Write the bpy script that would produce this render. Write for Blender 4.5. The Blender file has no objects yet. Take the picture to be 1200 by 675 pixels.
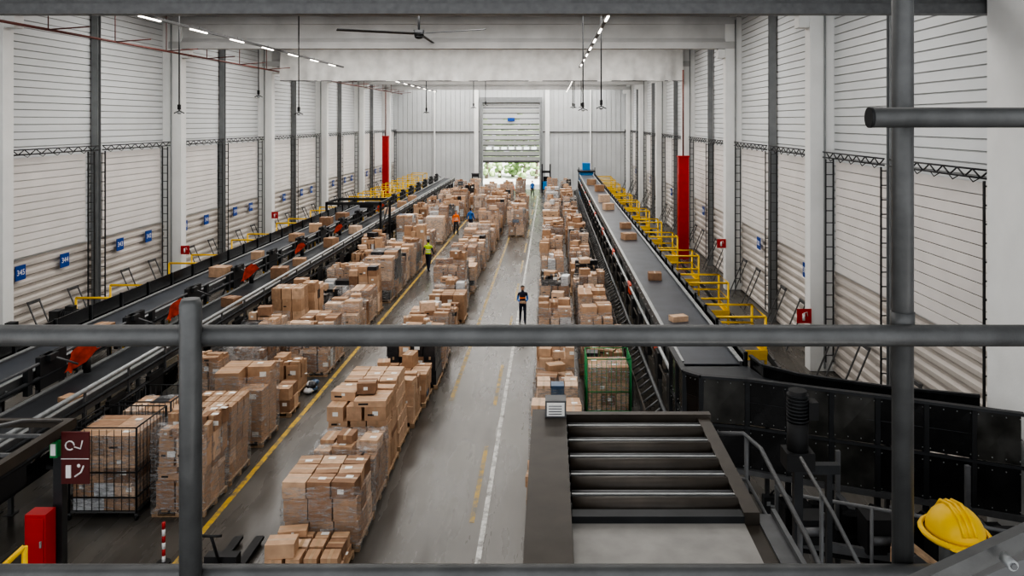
import bpy, math, random
from mathutils import Vector, Matrix
R = random.Random(11)
scene = bpy.context.scene

# ------------------------------------------------------------------ materials
def mat(name, col, rough=0.6, metal=0.0, var=0.0, vscale=3.0, bump=0.0, bscale=20.0, emit=None, estr=0.0, spec=0.5):
    m = bpy.data.materials.new(name); m.use_nodes = True
    nt = m.node_tree; b = nt.nodes['Principled BSDF']
    b.inputs['Roughness'].default_value = rough
    b.inputs['Metallic'].default_value = metal
    b.inputs['Specular IOR Level'].default_value = spec
    tc = nt.nodes.new('ShaderNodeTexCoord')
    no = nt.nodes.new('ShaderNodeTexNoise'); no.inputs['Scale'].default_value = vscale
    no.inputs['Detail'].default_value = 5
    nt.links.new(tc.outputs['Object'], no.inputs['Vector'])
    cr = nt.nodes.new('ShaderNodeValToRGB')
    cr.color_ramp.elements[0].position = 0.3; cr.color_ramp.elements[1].position = 0.7
    a = [max(0, c * (1 - var)) for c in col]; z = [min(1, c * (1 + var)) for c in col]
    cr.color_ramp.elements[0].color = (*a, 1); cr.color_ramp.elements[1].color = (*z, 1)
    nt.links.new(no.outputs['Fac'], cr.inputs['Fac'])
    nt.links.new(cr.outputs['Color'], b.inputs['Base Color'])
    if bump > 0:
        n2 = nt.nodes.new('ShaderNodeTexNoise'); n2.inputs['Scale'].default_value = bscale
        bp = nt.nodes.new('ShaderNodeBump'); bp.inputs['Strength'].default_value = bump
        bp.inputs['Distance'].default_value = 0.02
        nt.links.new(tc.outputs['Object'], n2.inputs['Vector'])
        nt.links.new(n2.outputs['Fac'], bp.inputs['Height'])
        nt.links.new(bp.outputs['Normal'], b.inputs['Normal'])
    if emit:
        b.inputs['Emission Color'].default_value = (*emit, 1)
        b.inputs['Emission Strength'].default_value = estr
    return m

def worn(name, col, lo=.35, hi=.6):
    m = bpy.data.materials.new(name); m.use_nodes = True
    nt = m.node_tree; N = nt.nodes; L = nt.links; b = N['Principled BSDF']; b.inputs['Roughness'].default_value = .5
    tc = N.new('ShaderNodeTexCoord'); no = N.new('ShaderNodeTexNoise'); no.inputs['Scale'].default_value = 3.5; no.inputs['Detail'].default_value = 9; no.inputs['Roughness'].default_value = .75
    cr = N.new('ShaderNodeValToRGB'); cr.color_ramp.elements[0].position = lo; cr.color_ramp.elements[1].position = hi
    cr.color_ramp.elements[0].color = (.125, .120, .110, 1); cr.color_ramp.elements[1].color = (*col, 1)
    L.new(tc.outputs['Object'], no.inputs['Vector']); L.new(no.outputs['Fac'], cr.inputs[0]); L.new(cr.outputs[0], b.inputs['Base Color'])
    return m

M = {}
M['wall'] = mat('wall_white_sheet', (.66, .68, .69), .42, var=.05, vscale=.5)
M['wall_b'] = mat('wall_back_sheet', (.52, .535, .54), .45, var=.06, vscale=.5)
M['groove'] = mat('wall_groove_shade', (.47, .48, .485), .5, var=.05)  # shade of the grooves between wall ribs, put into the colour
M['wall_lo'] = mat('wall_ribbed_sheet', (.53, .49, .455), .45, var=.12, vscale=.6)
M['panel'] = mat('translucent_panel', (.72, .69, .67), .4, var=.06, vscale=.8)
M['conc_w'] = mat('white_concrete', (.74, .745, .735), .7, var=.05, vscale=1.2, bump=.1)
M['beam'] = mat('beam_concrete', (.50, .50, .495), .7, var=.12, vscale=.8, bump=.1)
M['doorg'] = mat('door_slat_grey', (.40, .41, .40), .5, var=.06)
M['roof'] = mat('roof_sheet', (.22, .225, .23), .6, var=.06)
M['fabric'] = mat('smoke_curtain_fabric', (.62, .615, .60), .8, var=.12, vscale=1.5, bump=.6, bscale=3)
M['dsteel'] = mat('dark_steel', (.040, .042, .045), .45, .4, var=.2)
M['post'] = mat('post_grey_paint', (.24, .25, .255), .5, .1, var=.1)
M['gsteel'] = mat('grey_steel', (.13, .132, .135), .45, .3, var=.15, vscale=6)
M['rail'] = mat('railing_grey_paint', (.095, .096, .095), .42, .2, var=.18, vscale=12, bump=.06, bscale=60)
M['hrail'] = mat('handrail_grey_paint', (.12, .122, .124), .5, 0, var=.12, vscale=12)
M['lsteel'] = mat('galvanised_steel', (.34, .35, .35), .45, .5, var=.15, vscale=8)
M['belt'] = mat('rubber_belt', (.052, .058, .070), .38, var=.22, vscale=1.5)
M['belt2'] = mat('worn_belt', (.032, .035, .04), .4, var=.3, vscale=2)
M['black'] = mat('black_panel', (.013, .013, .0135), .22, var=.4, vscale=3)
M['smoke'] = mat('smoked_window', (.045, .044, .040), .1, var=.6, vscale=1.8)
M['black_m'] = mat('black_matt', (.015, .015, .016), .65, var=.2)
M['brown'] = mat('brown_grey_paint', (.056, .046, .037), .45, .1, var=.18, vscale=5)
M['yellow'] = mat('safety_yellow', (.80, .50, .015), .45, var=.1, vscale=4)
M['yline'] = worn('worn_yellow_paint', (.60, .38, .03), .40, .54)
M['yline2'] = worn('very_worn_yellow_paint', (.48, .31, .05), .42, .60)
M['wline'] = worn('worn_white_paint', (.58, .58, .56), .40, .55)
M['red'] = mat('signal_red', (.45, .02, .02), .45, var=.1, vscale=3)
M['maroon'] = mat('maroon_sign', (.10, .014, .014), .45, var=.1)
M['orange'] = mat('red_orange_sleeve', (.62, .075, .035), .5, var=.3, vscale=6, bump=.6, bscale=6)
M['redpipe'] = mat('sprinkler_red', (.16, .06, .05), .5, var=.1)
M['blue'] = mat('sign_blue', (.012, .07, .32), .4, var=.08)
M['teal'] = mat('machine_blue', (.02, .20, .48), .4, var=.12)
M['white'] = mat('white_paint', (.78, .78, .78), .5, var=.04)
M['green'] = mat('cage_green', (.02, .20, .06), .45, var=.12)
M['wood'] = mat('pallet_wood', (.33, .225, .14), .8, var=.3, vscale=9)
M['tape'] = mat('parcel_tape', (.44, .30, .19), .3, var=.1, vscale=8)
M['label'] = mat('paper_label', (.78, .77, .74), .6, var=.04, vscale=20)
M['sheet'] = mat('chute_pale_sheet', (.27, .26, .245), .4, .1, var=.14, vscale=4)
M['led'] = mat('led_tube', (1, 1, 1), emit=(1, .93, .82), estr=5)
M['glass'] = mat('door_glazing', (.8, .85, .85), .2, emit=(.85, .95, .9), estr=.9)
M['leaf'] = mat('foliage', (.40, .55, .27), .7, var=.4, vscale=2)
M['bark'] = mat('bark', (.16, .13, .11), .9, var=.2)
M['asphalt'] = mat('yard_concrete', (.65, .65, .62), .8, var=.1)
M['skin'] = mat('skin', (.52, .30, .20), .55, var=.06)
M['hair'] = mat('dark_hair', (.02, .014, .01), .6, var=.2)
M['hiviz'] = mat('hi_vis_yellow', (.55, .75, .04), .6, var=.08)
M['hivizo'] = mat('hi_vis_orange', (.95, .20, .02), .6, var=.08)
M['jblue'] = mat('jacket_blue', (.03, .14, .42), .7, var=.15)
M['navy'] = mat('navy_cloth', (.018, .022, .045), .8, var=.2)
M['greyc'] = mat('dark_grey_cloth', (.05, .05, .055), .8, var=.2)
M['refl'] = mat('reflective_tape', (.75, .76, .76), .3, var=.03)
M['shoe'] = mat('shoe_leather', (.02, .018, .016), .5, var=.2)
M['lips'] = mat('lips', (.35, .12, .10), .5, var=.05)
M['bagw'] = mat('white_polybag', (.55, .56, .57), .35, var=.15, vscale=6, bump=.5, bscale=9)
M['bagk'] = mat('black_polybag', (.03, .03, .033), .35, var=.3, vscale=6, bump=.5, bscale=9)
M['bagb'] = mat('blue_polybag', (.07, .12, .20), .4, var=.2, vscale=6, bump=.4, bscale=9)
cards = []
for i, c in enumerate([(.50, .325, .21), (.42, .265, .165), (.33, .195, .118), (.55, .375, .255), (.26, .15, .09),
                       (.46, .295, .19), (.62, .45, .33), (.38, .238, .148)]):
    cards.append(mat('cardboard_%d' % i, c, .75, var=.15, vscale=4 + i, bump=.05, bscale=30))

def film():
    m = bpy.data.materials.new('stretch_film'); m.use_nodes = True
    nt = m.node_tree; N = nt.nodes; L = nt.links
    N.clear()
    o = N.new('ShaderNodeOutputMaterial'); mx = N.new('ShaderNodeMixShader')
    tr = N.new('ShaderNodeBsdfTransparent'); gl = N.new('ShaderNodeBsdfPrincipled')
    gl.inputs['Base Color'].default_value = (.60, .61, .62, 1); gl.inputs['Roughness'].default_value = .2
    tc = N.new('ShaderNodeTexCoord'); mp = N.new('ShaderNodeMapping'); mp.inputs['Scale'].default_value = (2, 2, 9)
    mp.inputs['Rotation'].default_value = (.3, .35, 0)
    no = N.new('ShaderNodeTexNoise'); no.inputs['Scale'].default_value = 2.6; no.inputs['Detail'].default_value = 7; no.inputs['Roughness'].default_value = .65
    mr = N.new('ShaderNodeMapRange'); mr.inputs['From Min'].default_value = .43; mr.inputs['From Max'].default_value = .68
    mr.inputs['To Min'].default_value = .06; mr.inputs['To Max'].default_value = .62
    bp = N.new('ShaderNodeBump'); bp.inputs['Strength'].default_value = 1.0; bp.inputs['Distance'].default_value = .06
    L.new(tc.outputs['Object'], mp.inputs['Vector']); L.new(mp.outputs[0], no.inputs['Vector'])
    L.new(no.outputs['Fac'], mr.inputs['Value']); L.new(mr.outputs[0], mx.inputs[0])
    L.new(no.outputs['Fac'], bp.inputs['Height']); L.new(bp.outputs[0], gl.inputs['Normal'])
    L.new(tr.outputs[0], mx.inputs[1]); L.new(gl.outputs[0], mx.inputs[2]); L.new(mx.outputs[0], o.inputs['Surface'])
    return m
M['film'] = film()

def floor_mat():
    m = bpy.data.materials.new('sealed_concrete_floor'); m.use_nodes = True
    nt = m.node_tree; N = nt.nodes; L = nt.links; b = N['Principled BSDF']
    tc = N.new('ShaderNodeTexCoord')
    n1 = N.new('ShaderNodeTexNoise'); n1.inputs['Scale'].default_value = .3; n1.inputs['Detail'].default_value = 8
    mp = N.new('ShaderNodeMapping'); mp.inputs['Scale'].default_value = (1.8, .3, 1)
    n2 = N.new('ShaderNodeTexNoise'); n2.inputs['Scale'].default_value = 1.3; n2.inputs['Detail'].default_value = 6
    L.new(tc.outputs['Object'], n1.inputs['Vector']); L.new(tc.outputs['Object'], mp.inputs['Vector'])
    L.new(mp.outputs[0], n2.inputs['Vector'])
    ad = N.new('ShaderNodeMath'); ad.operation = 'ADD'
    L.new(n1.outputs['Fac'], ad.inputs[0]); L.new(n2.outputs['Fac'], ad.inputs[1])
    hf = N.new('ShaderNodeMath'); hf.operation = 'MULTIPLY'; hf.inputs[1].default_value = .5
    L.new(ad.outputs[0], hf.inputs[0])
    cr = N.new('ShaderNodeValToRGB'); e = cr.color_ramp.elements
    e[0].position = .38; e[0].color = (.070, .064, .057, 1); e[1].position = .62; e[1].color = (.130, .122, .110, 1)
    L.new(hf.outputs[0], cr.inputs[0]); L.new(cr.outputs[0], b.inputs['Base Color'])
    mr = N.new('ShaderNodeMapRange'); mr.inputs['From Min'].default_value = .3; mr.inputs['From Max'].default_value = .7
    mr.inputs['To Min'].default_value = .20; mr.inputs['To Max'].default_value = .34
    L.new(n2.outputs['Fac'], mr.inputs['Value']); L.new(mr.outputs[0], b.inputs['Roughness'])
    return m
M['floor'] = floor_mat()

# ------------------------------------------------------------------ mesh builder
class MB:
    def __init__(s):
        s.v = []; s.f = []; s.m = []; s.sm = []; s.mats = []
    def mi(s, k):
        m = M[k] if isinstance(k, str) else k
        if m not in s.mats: s.mats.append(m)
        return s.mats.index(m)
    def poly(s, pts, k, smooth=False):
        b = len(s.v); s.v += [tuple(p) for p in pts]; s.f.append(tuple(range(b, b + len(pts))))
        s.m.append(s.mi(k)); s.sm.append(smooth)
    def box(s, x0, x1, y0, y1, z0, z1, k, rot=0.0, rx=0.0, ry=0.0):
        c = Vector(((x0 + x1) / 2, (y0 + y1) / 2, (z0 + z1) / 2))
        pts = [Vector((x, y, z)) for z in (z0, z1) for x, y in ((x0, y0), (x1, y0), (x1, y1), (x0, y1))]
        if rot or rx or ry:
            mt = Matrix.Rotation(rot, 3, 'Z') @ Matrix.Rotation(ry, 3, 'Y') @ Matrix.Rotation(rx, 3, 'X')
            pts = [c + mt @ (p - c) for p in pts]
        b = len(s.v); s.v += [tuple(p) for p in pts]
        for q in ((3, 2, 1, 0), (4, 5, 6, 7), (0, 1, 5, 4), (1, 2, 6, 5), (2, 3, 7, 6), (3, 0, 4, 7)):
            s.f.append(tuple(b + i for i in q)); s.m.append(s.mi(k)); s.sm.append(False)
    def beam(s, a, b, w, h, k):
        a = Vector(a); b = Vector(b); d = (b - a).normalized()
        up = Vector((0, 0, 1)) if abs(d.z) < .95 else Vector((0, 1, 0))
        sd = d.cross(up).normalized() * w / 2; u = sd.cross(d).normalized() * h / 2
        n = len(s.v)
        for p in (a, b):
            for q in (-sd - u, sd - u, sd + u, -sd + u): s.v.append(tuple(p + q))
        for q in ((0, 1, 2, 3), (7, 6, 5, 4), (0, 4, 5, 1), (1, 5, 6, 2), (2, 6, 7, 3), (3, 7, 4, 0)):
            s.f.append(tuple(n + i for i in q)); s.m.append(s.mi(k)); s.sm.append(False)
    def tube(s, pts, r, k, n=8, caps=True):
        pts = [Vector(p) for p in pts]
        rs = r if isinstance(r, (list, tuple)) else [r] * len(pts)
        base = len(s.v); prev = None
        for i, p in enumerate(pts):
            if i == 0: d = pts[1] - pts[0]
            elif i == len(pts) - 1: d = pts[-1] - pts[-2]
            else: d = (pts[i + 1] - p).normalized() + (p - pts[i - 1]).normalized()
            d.normalize()
            if prev is None:
                up = Vector((0, 0, 1)) if abs(d.z) < .9 else Vector((0, 1, 0))
                u = d.cross(up).normalized()
            else:
                u = (prev - d * prev.dot(d)).normalized()
            prev = u; w = d.cross(u)
            for j in range(n):
                a = 2 * math.pi * j / n
                s.v.append(tuple(p + (u * math.cos(a) + w * math.sin(a)) * rs[i]))
        mi = s.mi(k)
        for i in range(len(pts) - 1):
            for j in range(n):
                a = base + i * n + j; b = base + i * n + (j + 1) % n
                s.f.append((a, b, b + n, a + n)); s.m.append(mi); s.sm.append(True)
        if caps:
            s.f.append(tuple(base + j for j in range(n))[::-1]); s.m.append(mi); s.sm.append(False)
            e = base + (len(pts) - 1) * n
            s.f.append(tuple(e + j for j in range(n))); s.m.append(mi); s.sm.append(False)
    def ell(s, c, r, k, n=10, m=7, jit=0.0, zmin=None):
        c = Vector(c); b = len(s.v); mi = s.mi(k)
        for i in range(m + 1):
            t = math.pi * i / m
            for j in range(n):
                a = 2 * math.pi * j / n; q = 1 + (R.uniform(-jit, jit) if jit else 0)
                z = math.cos(t) * r[2] * q
                if zmin is not None: z = max(z, zmin)
                s.v.append((c.x + math.sin(t) * math.cos(a) * r[0] * q, c.y + math.sin(t) * math.sin(a) * r[1] * q, c.z + z))
        for i in range(m):
            for j in range(n):
                a = b + i * n + j; d = b + i * n + (j + 1) % n
                s.f.append((a, a + n, d + n, d)); s.m.append(mi); s.sm.append(True)
    def build(s, name, loc=None, bevel=0.0, parent=None):
        if loc is None:
            xs = [p[0] for p in s.v]; ys = [p[1] for p in s.v]; zs = [p[2] for p in s.v]
            loc = ((min(xs) + max(xs)) / 2, (min(ys) + max(ys)) / 2, min(zs))
        me = bpy.data.meshes.new(name)
        me.from_pydata([(p[0] - loc[0], p[1] - loc[1], p[2] - loc[2]) for p in s.v], [], s.f)
        for m in s.mats: me.materials.append(m)
        me.polygons.foreach_set('material_index', s.m)
        me.polygons.foreach_set('use_smooth', s.sm)
        me.update()
        o = bpy.data.objects.new(name, me); o.location = loc
        scene.collection.objects.link(o)
        if bevel:
            md = o.modifiers.new('bevel', 'BEVEL'); md.width = bevel; md.segments = 2; md.limit_method = 'ANGLE'
        return o

def text_mesh(txt, size, loc, rot, k, parent, name='lettering'):
    cu = bpy.data.curves.new('tmp', 'FONT'); cu.body = txt; cu.size = size
    cu.align_x = 'CENTER'; cu.align_y = 'CENTER'; cu.extrude = .003
    t = bpy.data.objects.new('tmp', cu); scene.collection.objects.link(t)
    bpy.context.view_layer.update()
    me = bpy.data.meshes.new_from_object(t.evaluated_get(bpy.context.evaluated_depsgraph_get()))
    bpy.data.objects.remove(t)
    me.materials.clear(); me.materials.append(M[k])
    o = bpy.data.objects.new(name, me); scene.collection.objects.link(o)
    o.parent = parent
    o.location = Vector(loc) - parent.location; o.rotation_euler = rot
    return o

XL, XR = -18.4, 9.1        # wall planes
CL, CR = -17.5, 8.3        # inner faces of columns
YB = 90.0                  # back wall
BAY = 11.85
cols = [12.7 + BAY * i for i in range(7)]   # 12.7 ... 83.8
ZG = 6.85
ZC = 13.3

# ------------------------------------------------------------------ floor, walls, roof
b = MB(); b.box(XL - .2, XR + .2, -2, YB + .3, -.3, 0, 'floor'); b.build('floor')
b = MB(); b.box(-60, 50, YB + .32, 160, -.35, -.05, 'asphalt'); b.build('yard_ground')

def side_wall(name, xw, sg, y0, y1):
    b = MB()
    z = 0.0; prof = []
    while z < 3.1:
        prof += [(0, z), (.09, z + .06), (.09, z + .17), (0, z + .23)]; z += .32
    up = []
    while z < ZC:
        up += [(.04, z + .02, 'wall'), (.04, z + .24, 'groove'), (.0, z + .248, 'groove'), (.0, z + .26, 'groove')]; z += .26
    lo = [(p, q, 'wall_lo') for p, q in prof] + [(up[0][0], up[0][1], 'wall')]
    for P in (lo, up):
        for (pa, za, k), (pb, zb, _) in zip(P, P[1:]):
            xa = xw + sg * pa; xb = xw + sg * pb
            b.poly([(xa, y0, za), (xa, y1, za), (xb, y1, zb), (xb, y0, zb)], k)
    b.box(min(xw - sg * .02, xw - sg * .3), max(xw - sg * .02, xw - sg * .3), y0, y1, 0, ZC, 'wall')
    return b.build(name)
side_wall('wall_left', XL, 1, -2, YB)
side_wall('wall_right', XR, -1, -2, YB)

# back wall with door opening
DX0, DX1, DZ = -7.9, -1.3, 9.9
b = MB()
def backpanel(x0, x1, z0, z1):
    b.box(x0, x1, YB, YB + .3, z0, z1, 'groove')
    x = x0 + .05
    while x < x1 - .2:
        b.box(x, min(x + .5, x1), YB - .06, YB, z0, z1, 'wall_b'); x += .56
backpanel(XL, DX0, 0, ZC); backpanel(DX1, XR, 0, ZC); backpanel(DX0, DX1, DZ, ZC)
b.build('wall_back')
b = MB(); b.box(XL - .3, XR + .3, -2, YB + .4, ZC, ZC + .2, 'roof'); b.build('ceiling')
b = MB()
for x in (DX0 - .35, DX1 + .05): b.box(x, x + .3, YB - .3, YB - .07, 0, DZ + .3, 'post')
b.box(DX0 - .35, DX1 + .35, YB - .3, YB - .07, DZ + .3, DZ + .9, 'post')
for x in (-8.9, -.6): b.box(x, x + .5, YB - .42, YB - .07, 0, ZC - .1, 'conc_w')
for x in (-13.6, 4.6): b.box(x, x + .16, YB - .3, YB - .07, 0, ZC - .1, 'conc_w')
b.box(XL, DX0 - .4, YB - .2, YB - .07, 6.7, 6.8, 'gsteel'); b.box(DX1 + .4, XR, YB - .2, YB - .07, 6.7, 6.8, 'gsteel')
b.build('trim_1')
b = MB(); z = 3.25; i = 0
while z < DZ:
    b.box(DX0 + .01, DX1 - .01, YB + .02, YB + .12, z, min(z + .58, DZ - .01), 'doorg' if i < 4 or i > 8 else 'wall_b')
    b.box(DX0 + .01, DX1 - .01, YB - .03, YB + .02, z, z + .14, 'gsteel')
    if i == 2:
        for j in range(7): b.box(DX0 + .4 + j * .88, DX0 + 1.0 + j * .88, YB - .02, YB + .01, z + .2, z + .48, 'glass')
    z += .62; i += 1
b.box(DX0 + .01, DX1 - .01, YB - .05, YB + .14, 3.13, 3.25, 'dsteel')
b.build('door_1')
b = MB(); b.box(-5.0, -4.2, YB - .1, YB - .04, 8.0, 8.4, 'blue'); s = b.build('gate_sign')

for side, xi, xw in (('l', CL, XL), ('r', CR, XR)):
    for y in cols:
        if side == 'r' and y < 20: continue
        b = MB(); xa, xb = sorted((xi, xw)); sg = 1 if side == 'l' else -1
        b.box(xa, xb, y, y + .5, 0, 12.95, 'conc_w')
        b.box(*sorted((xi, xi + sg * .35)), y + .02, y + .48, 11.0, 11.42, 'conc_w')
        b.tube([(xi - sg * .45, y - .05, .1), (xi - sg * .45, y - .05, 12.8)], .035, 'post', 6)
        b.build('column', bevel=.02)
b = MB(); b.box(CR, XR - .1, 13.4, 14.6, 0, ZC - .05, 'conc_w')
b.box(CR + .38, CR + .40, 13.37, 13.4, 0, ZC - .1, 'beam'); b.box(CR + .2, CR + .22, 13.38, 13.4, 0, ZC - .1, 'groove'); b.build('wall_pier')

for y in cols[1:]:
    b = MB(); yc = y + .25
    b.box(CL - .6, CR + .5, yc - .28, yc + .28, 11.44, 11.74, 'beam')
    b.box(CL - .6, CR + .5, yc - .11, yc + .11, 11.74, 12.6, 'beam')
    b.box(CL - .6, CR + .5, yc - .3, yc + .3, 12.6, 12.95, 'beam')
    b.poly([(CL - .6, yc - .28, 11.74), (CR + .5, yc - .28, 11.74), (CR + .5, yc - .11, 11.95), (CL - .6, yc - .11, 11.95)], 'beam')
    b.build('roof_beam')
b = MB()
for i in range(9):
    x = CL + .6 + i * 3.05
    b.box(x, x + .2, 0, YB - .5, 12.96, 13.28, 'roof')
b.build('roof_purlins')
b = MB(); b.box(XL + .1, XR - .1, 14.7, 15.0, 10.06, 10.26, 'gsteel'); b.box(XL + .1, XR - .1, 14.82, 14.88, 10.26, 10.6, 'gsteel')
b.box(XL + .1, XR - .1, 14.7, 15.0, 10.6, 10.75, 'gsteel'); b.build('crane_girder')
b = MB(); n = 150
x0, x1 = CL + .7, CR - .05
rows = [12.5, 12.2, 11.8, 11.4, 11.0, 10.7, 10.5]
off = [R.uniform(-.16, .16) for _ in range(n + 1)]
off = [(off[max(0, i - 1)] + off[i] * 2 + off[min(n, i + 1)]) / 4 for i in range(n + 1)]
for ri, z in enumerate(rows):
    for i in range(n + 1):
        b.v.append((x0 + (x1 - x0) * i / n, 47.7 + off[i] * (.2 + ri * .22) + .06 * math.sin(i * .7 + ri * 1.3), z + .03 * math.sin(i * .25) * (ri > 4)))
mi = b.mi('fabric')
for ri in range(len(rows) - 1):
    for i in range(n):
        a = ri * (n + 1) + i; b.f.append((a, a + 1, a + n + 2, a + n + 1)); b.m.append(mi); b.sm.append(True)
b.tube([(x0, 47.7, 12.5), (x1, 47.7, 12.5)], .05, 'gsteel'); b.tube([(x0, 47.7, 10.5), (x1, 47.7, 10.5)], .025, 'gsteel')
b.build('smoke_curtain')

def wall_frame(side):
    xw = XL + .1 if side == 'l' else XR - .1; sg = 1 if side == 'l' else -1
    def bx(b, p0, p1, y0, y1, z0, z1, k):
        xa, xb = sorted((xw + sg * p0, xw + sg * p1)); b.box(xa, xb, y0, y1, z0, z1, k)
    edges = [c for c in cols] + [YB]
    post = MB(); tr = MB(); pan = MB()
    for i in range(len(edges) - 1):
        ya, yb = edges[i] + .5, edges[i + 1]
        if side == 'r' and yb < 25: ya = 15.2
        ym = (ya + yb) / 2
        if yb - ya > 8:
            bx(post, 0, .26, ym - .11, ym - .08, 0, 12.9, 'post'); bx(post, 0, .26, ym + .08, ym + .11, 0, 12.9, 'post')
            bx(post, .12, .15, ym - .08, ym + .08, 0, 12.9, 'gsteel')
            halves = [(ya, ym - .12), (ym + .12, yb)]
        else: halves = [(ya, yb)]
        for (p, q) in halves:
            g = MB()
            for zz in (ZG, ZG + .17):
                g.tube([(xw + sg * .3, p + .03, zz), (xw + sg * .3, q - .03, zz)], .022, 'dsteel', 6)
            yy = p + .03; k = 0
            while yy < q - .33:
                g.tube([(xw + sg * .3, yy, ZG if k % 2 else ZG + .17), (xw + sg * .3, yy + .3, ZG + .17 if k % 2 else ZG)], .018, 'dsteel', 5); yy += .3; k += 1
            yy = p + .3
            while yy < q - .7:
                g.tube([(xw + sg * .34, yy, ZG), (xw + sg * .36, yy + .2, ZG - .09), (xw + sg * .34, yy + .4, ZG)], .012, 'black_m', 5); yy += .8
            g.build('lattice_girt')
            z = 3.3
            while z < 6.5:
                bx(pan, 0, .05, p + .45, q - .45, z, z + .245, 'panel'); z += .265
            for yt in (p + .15, q - .35):
                for dx in (.06, .30):
                    tr.box(*sorted((xw + sg * dx, xw + sg * (dx + .03))), yt, yt + .06, .4, 6.8, 'dsteel')
                zz = .6
                while zz < 6.7:
                    tr.box(*sorted((xw + sg * .08, xw + sg * .32)), yt + .01, yt + .04, zz, zz + .03, 'gsteel'); zz += .38
            for f in (.3, .7):
                yy = p + (q - p) * f
                tr.beam((xw + sg * .1, yy, 1.7), (xw + sg * .8, yy, .02), .04, .04, 'gsteel')
                tr.beam((xw + sg * .1, yy + .6, 1.7), (xw + sg * .8, yy + .6, .02), .04, .04, 'gsteel')
                tr.box(*sorted((xw + sg * .1, xw + sg * .16)), yy, yy + .6, 1.6, 1.7, 'gsteel')
    post.build('wall_posts'); tr.build('dock_door_tracks'); pan.build('dock_door_panels')
wall_frame('l'); wall_frame('r')

b = MB(); b.tube([(-17.0, 16, 11.1), (-17.0, 88, 11.1)], .045, 'redpipe')
for y in range(18, 88, 4): b.tube([(-17.0, y, 11.1), (-17.0, y, 12.95)], .02, 'redpipe', 6); b.tube([(-17, y, 11.1), (-15.6, y, 11.2)], .025, 'redpipe', 6)
b.build('sprinkler_pipe')
for x in (-12.75, 1.8):
    for ya, yb in ((16, 47.2), (48.9, 86)):
        b = MB(); b.box(x - .06, x + .06, ya, yb, 11.28, 11.36, 'gsteel')
        y = ya + 1
        while y < yb - 1.3:
            b.box(x - .03, x + .03, y, y + 1.3, 11.245, 11.28, 'led')
            b.tube([(x, y + .7, 11.36), (x, y + .7, 11.43)], .008, 'dsteel', 4); y += 3.4
        b.build('led_light_line')
for (x, y, zb) in ((-14.5, 30, 8.35), (-11.6, 35.4, 8.35), (-15.2, 40, 9.3), (1.4, 33, 8.5), (2.05, 31, 8.55), (-8.4, 52, 8.6), (-5.6, 56, 9.0), (-4.9, 58, 9.2), (1.6, 55, 9.0), (2.2, 55, 9.0), (1.9, 60.9, 9.1)):
    b = MB(); b.tube([(x, y, 12.95), (x, y, zb)], .026, 'dsteel', 6)
    b.tube([(x - .2, y, zb - .04), (x, y, zb + .06), (x + .2, y, zb - .04)], .022, 'dsteel', 6)
    b.ell((x, y, zb - .02), (.09, .09, .06), 'lsteel', 8, 5)
    b.box(x - .05, x + .05, y - .05, y + .05, zb + .1, zb + .3, 'black_m'); b.build('hanging_scanner')
b = MB(); fx, fy, fz = -5.65, 33, 11.75
b.tube([(fx, fy, 12.95), (fx, fy, fz)], .05, 'dsteel'); b.tube([(fx, fy, fz - .1), (fx, fy, fz + .16)], [.2, .24], 'dsteel', 14)
b.ell((fx, fy, fz - .12), (.2, .2, .1), 'dsteel')
for i in range(3):
    a = math.radians(-31 + i * 120)
    d = Vector((math.cos(a), math.sin(a), 0)); p = Vector((-d.y, d.x, 0))
    A = Vector((fx, fy, fz)) + d * .2; B = Vector((fx, fy, fz - .03)) + d * 3.5
    w = .12; t = Vector((0, 0, .05))
    pts = [A - p * w, A + p * w + t, B + p * w * .8 + t, B - p * w * .8]
    b.poly(pts, 'dsteel'); lo = [q - Vector((0, 0, .03)) for q in pts]; b.poly(lo[::-1], 'dsteel')
    for i2 in range(4): b.poly([pts[i2], lo[i2], lo[(i2 + 1) % 4], pts[(i2 + 1) % 4]], 'dsteel')
b.build('ceiling_fan')

b = MB(); b.box(-6.84, -6.72, 5, 82, .001, .004, 'yline'); b.build('yellow_floor_line')
b = MB(); b.box(-1.37, -1.27, 5, 82, .001, .004, 'wline'); b.build('white_floor_line')
b = MB(); y = 9
while y < 80:
    b.box(-1.62, -1.52, y, y + 3.6, .001, .004, 'yline2'); y += 6.3
b.box(-2.9, -2.78, 22, 80, .001, .004, 'yline2')
b.build('yellow_dashed_line')

# ------------------------------------------------------------------ signs
def bay_sign(y, side, num):
    b = MB(); x = XL + .2 if side == 'l' else XR - .2; sg = 1 if side == 'l' else -1
    b.box(*sorted((x, x + sg * .03)), y - .25, y + .25, 2.55, 3.05, 'blue')
    o = b.build('bay_number_sign')
    text_mesh(num, .27, (x + sg * .034, y, 2.8), (math.pi / 2, 0, sg * math.pi / 2), 'white', o)
n = 345
for c in cols[1:6]:
    for dy in (1.8, 4.2, 7.9, 10.2):
        bay_sign(c + dy, 'l', str(n)); n -= 1
n = 301
for c in cols[1:6]:
    for dy in (2.2, 8.2):
        bay_sign(c + dy, 'r', str(n)); n += 1
def fire_sign(x, y, z, s=.4):
    b = MB(); b.box(x - s / 2, x + s / 2, y - .02, y, z, z + s, 'red')
    b.tube([(x - .02, y - .03, z + s * .2), (x - .02, y - .03, z + s * .68)], s * .1, 'white', 8)
    b.tube([(x - .02, y - .03, z + s * .7), (x + s * .2, y - .03, z + s * .78), (x + s * .24, y - .03, z + s * .5)], s * .03, 'white', 6)
    b.build('fire_extinguisher_sign')
fire_sign(-17.3, cols[2] - .02, 1.7); fire_sign(8.1, cols[1] - .02, 1.55, .46); fire_sign(8.1, cols[2] - .02, 2.0, .42)
fire_sign(-17.3, cols[3] - .02, 1.9)
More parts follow.
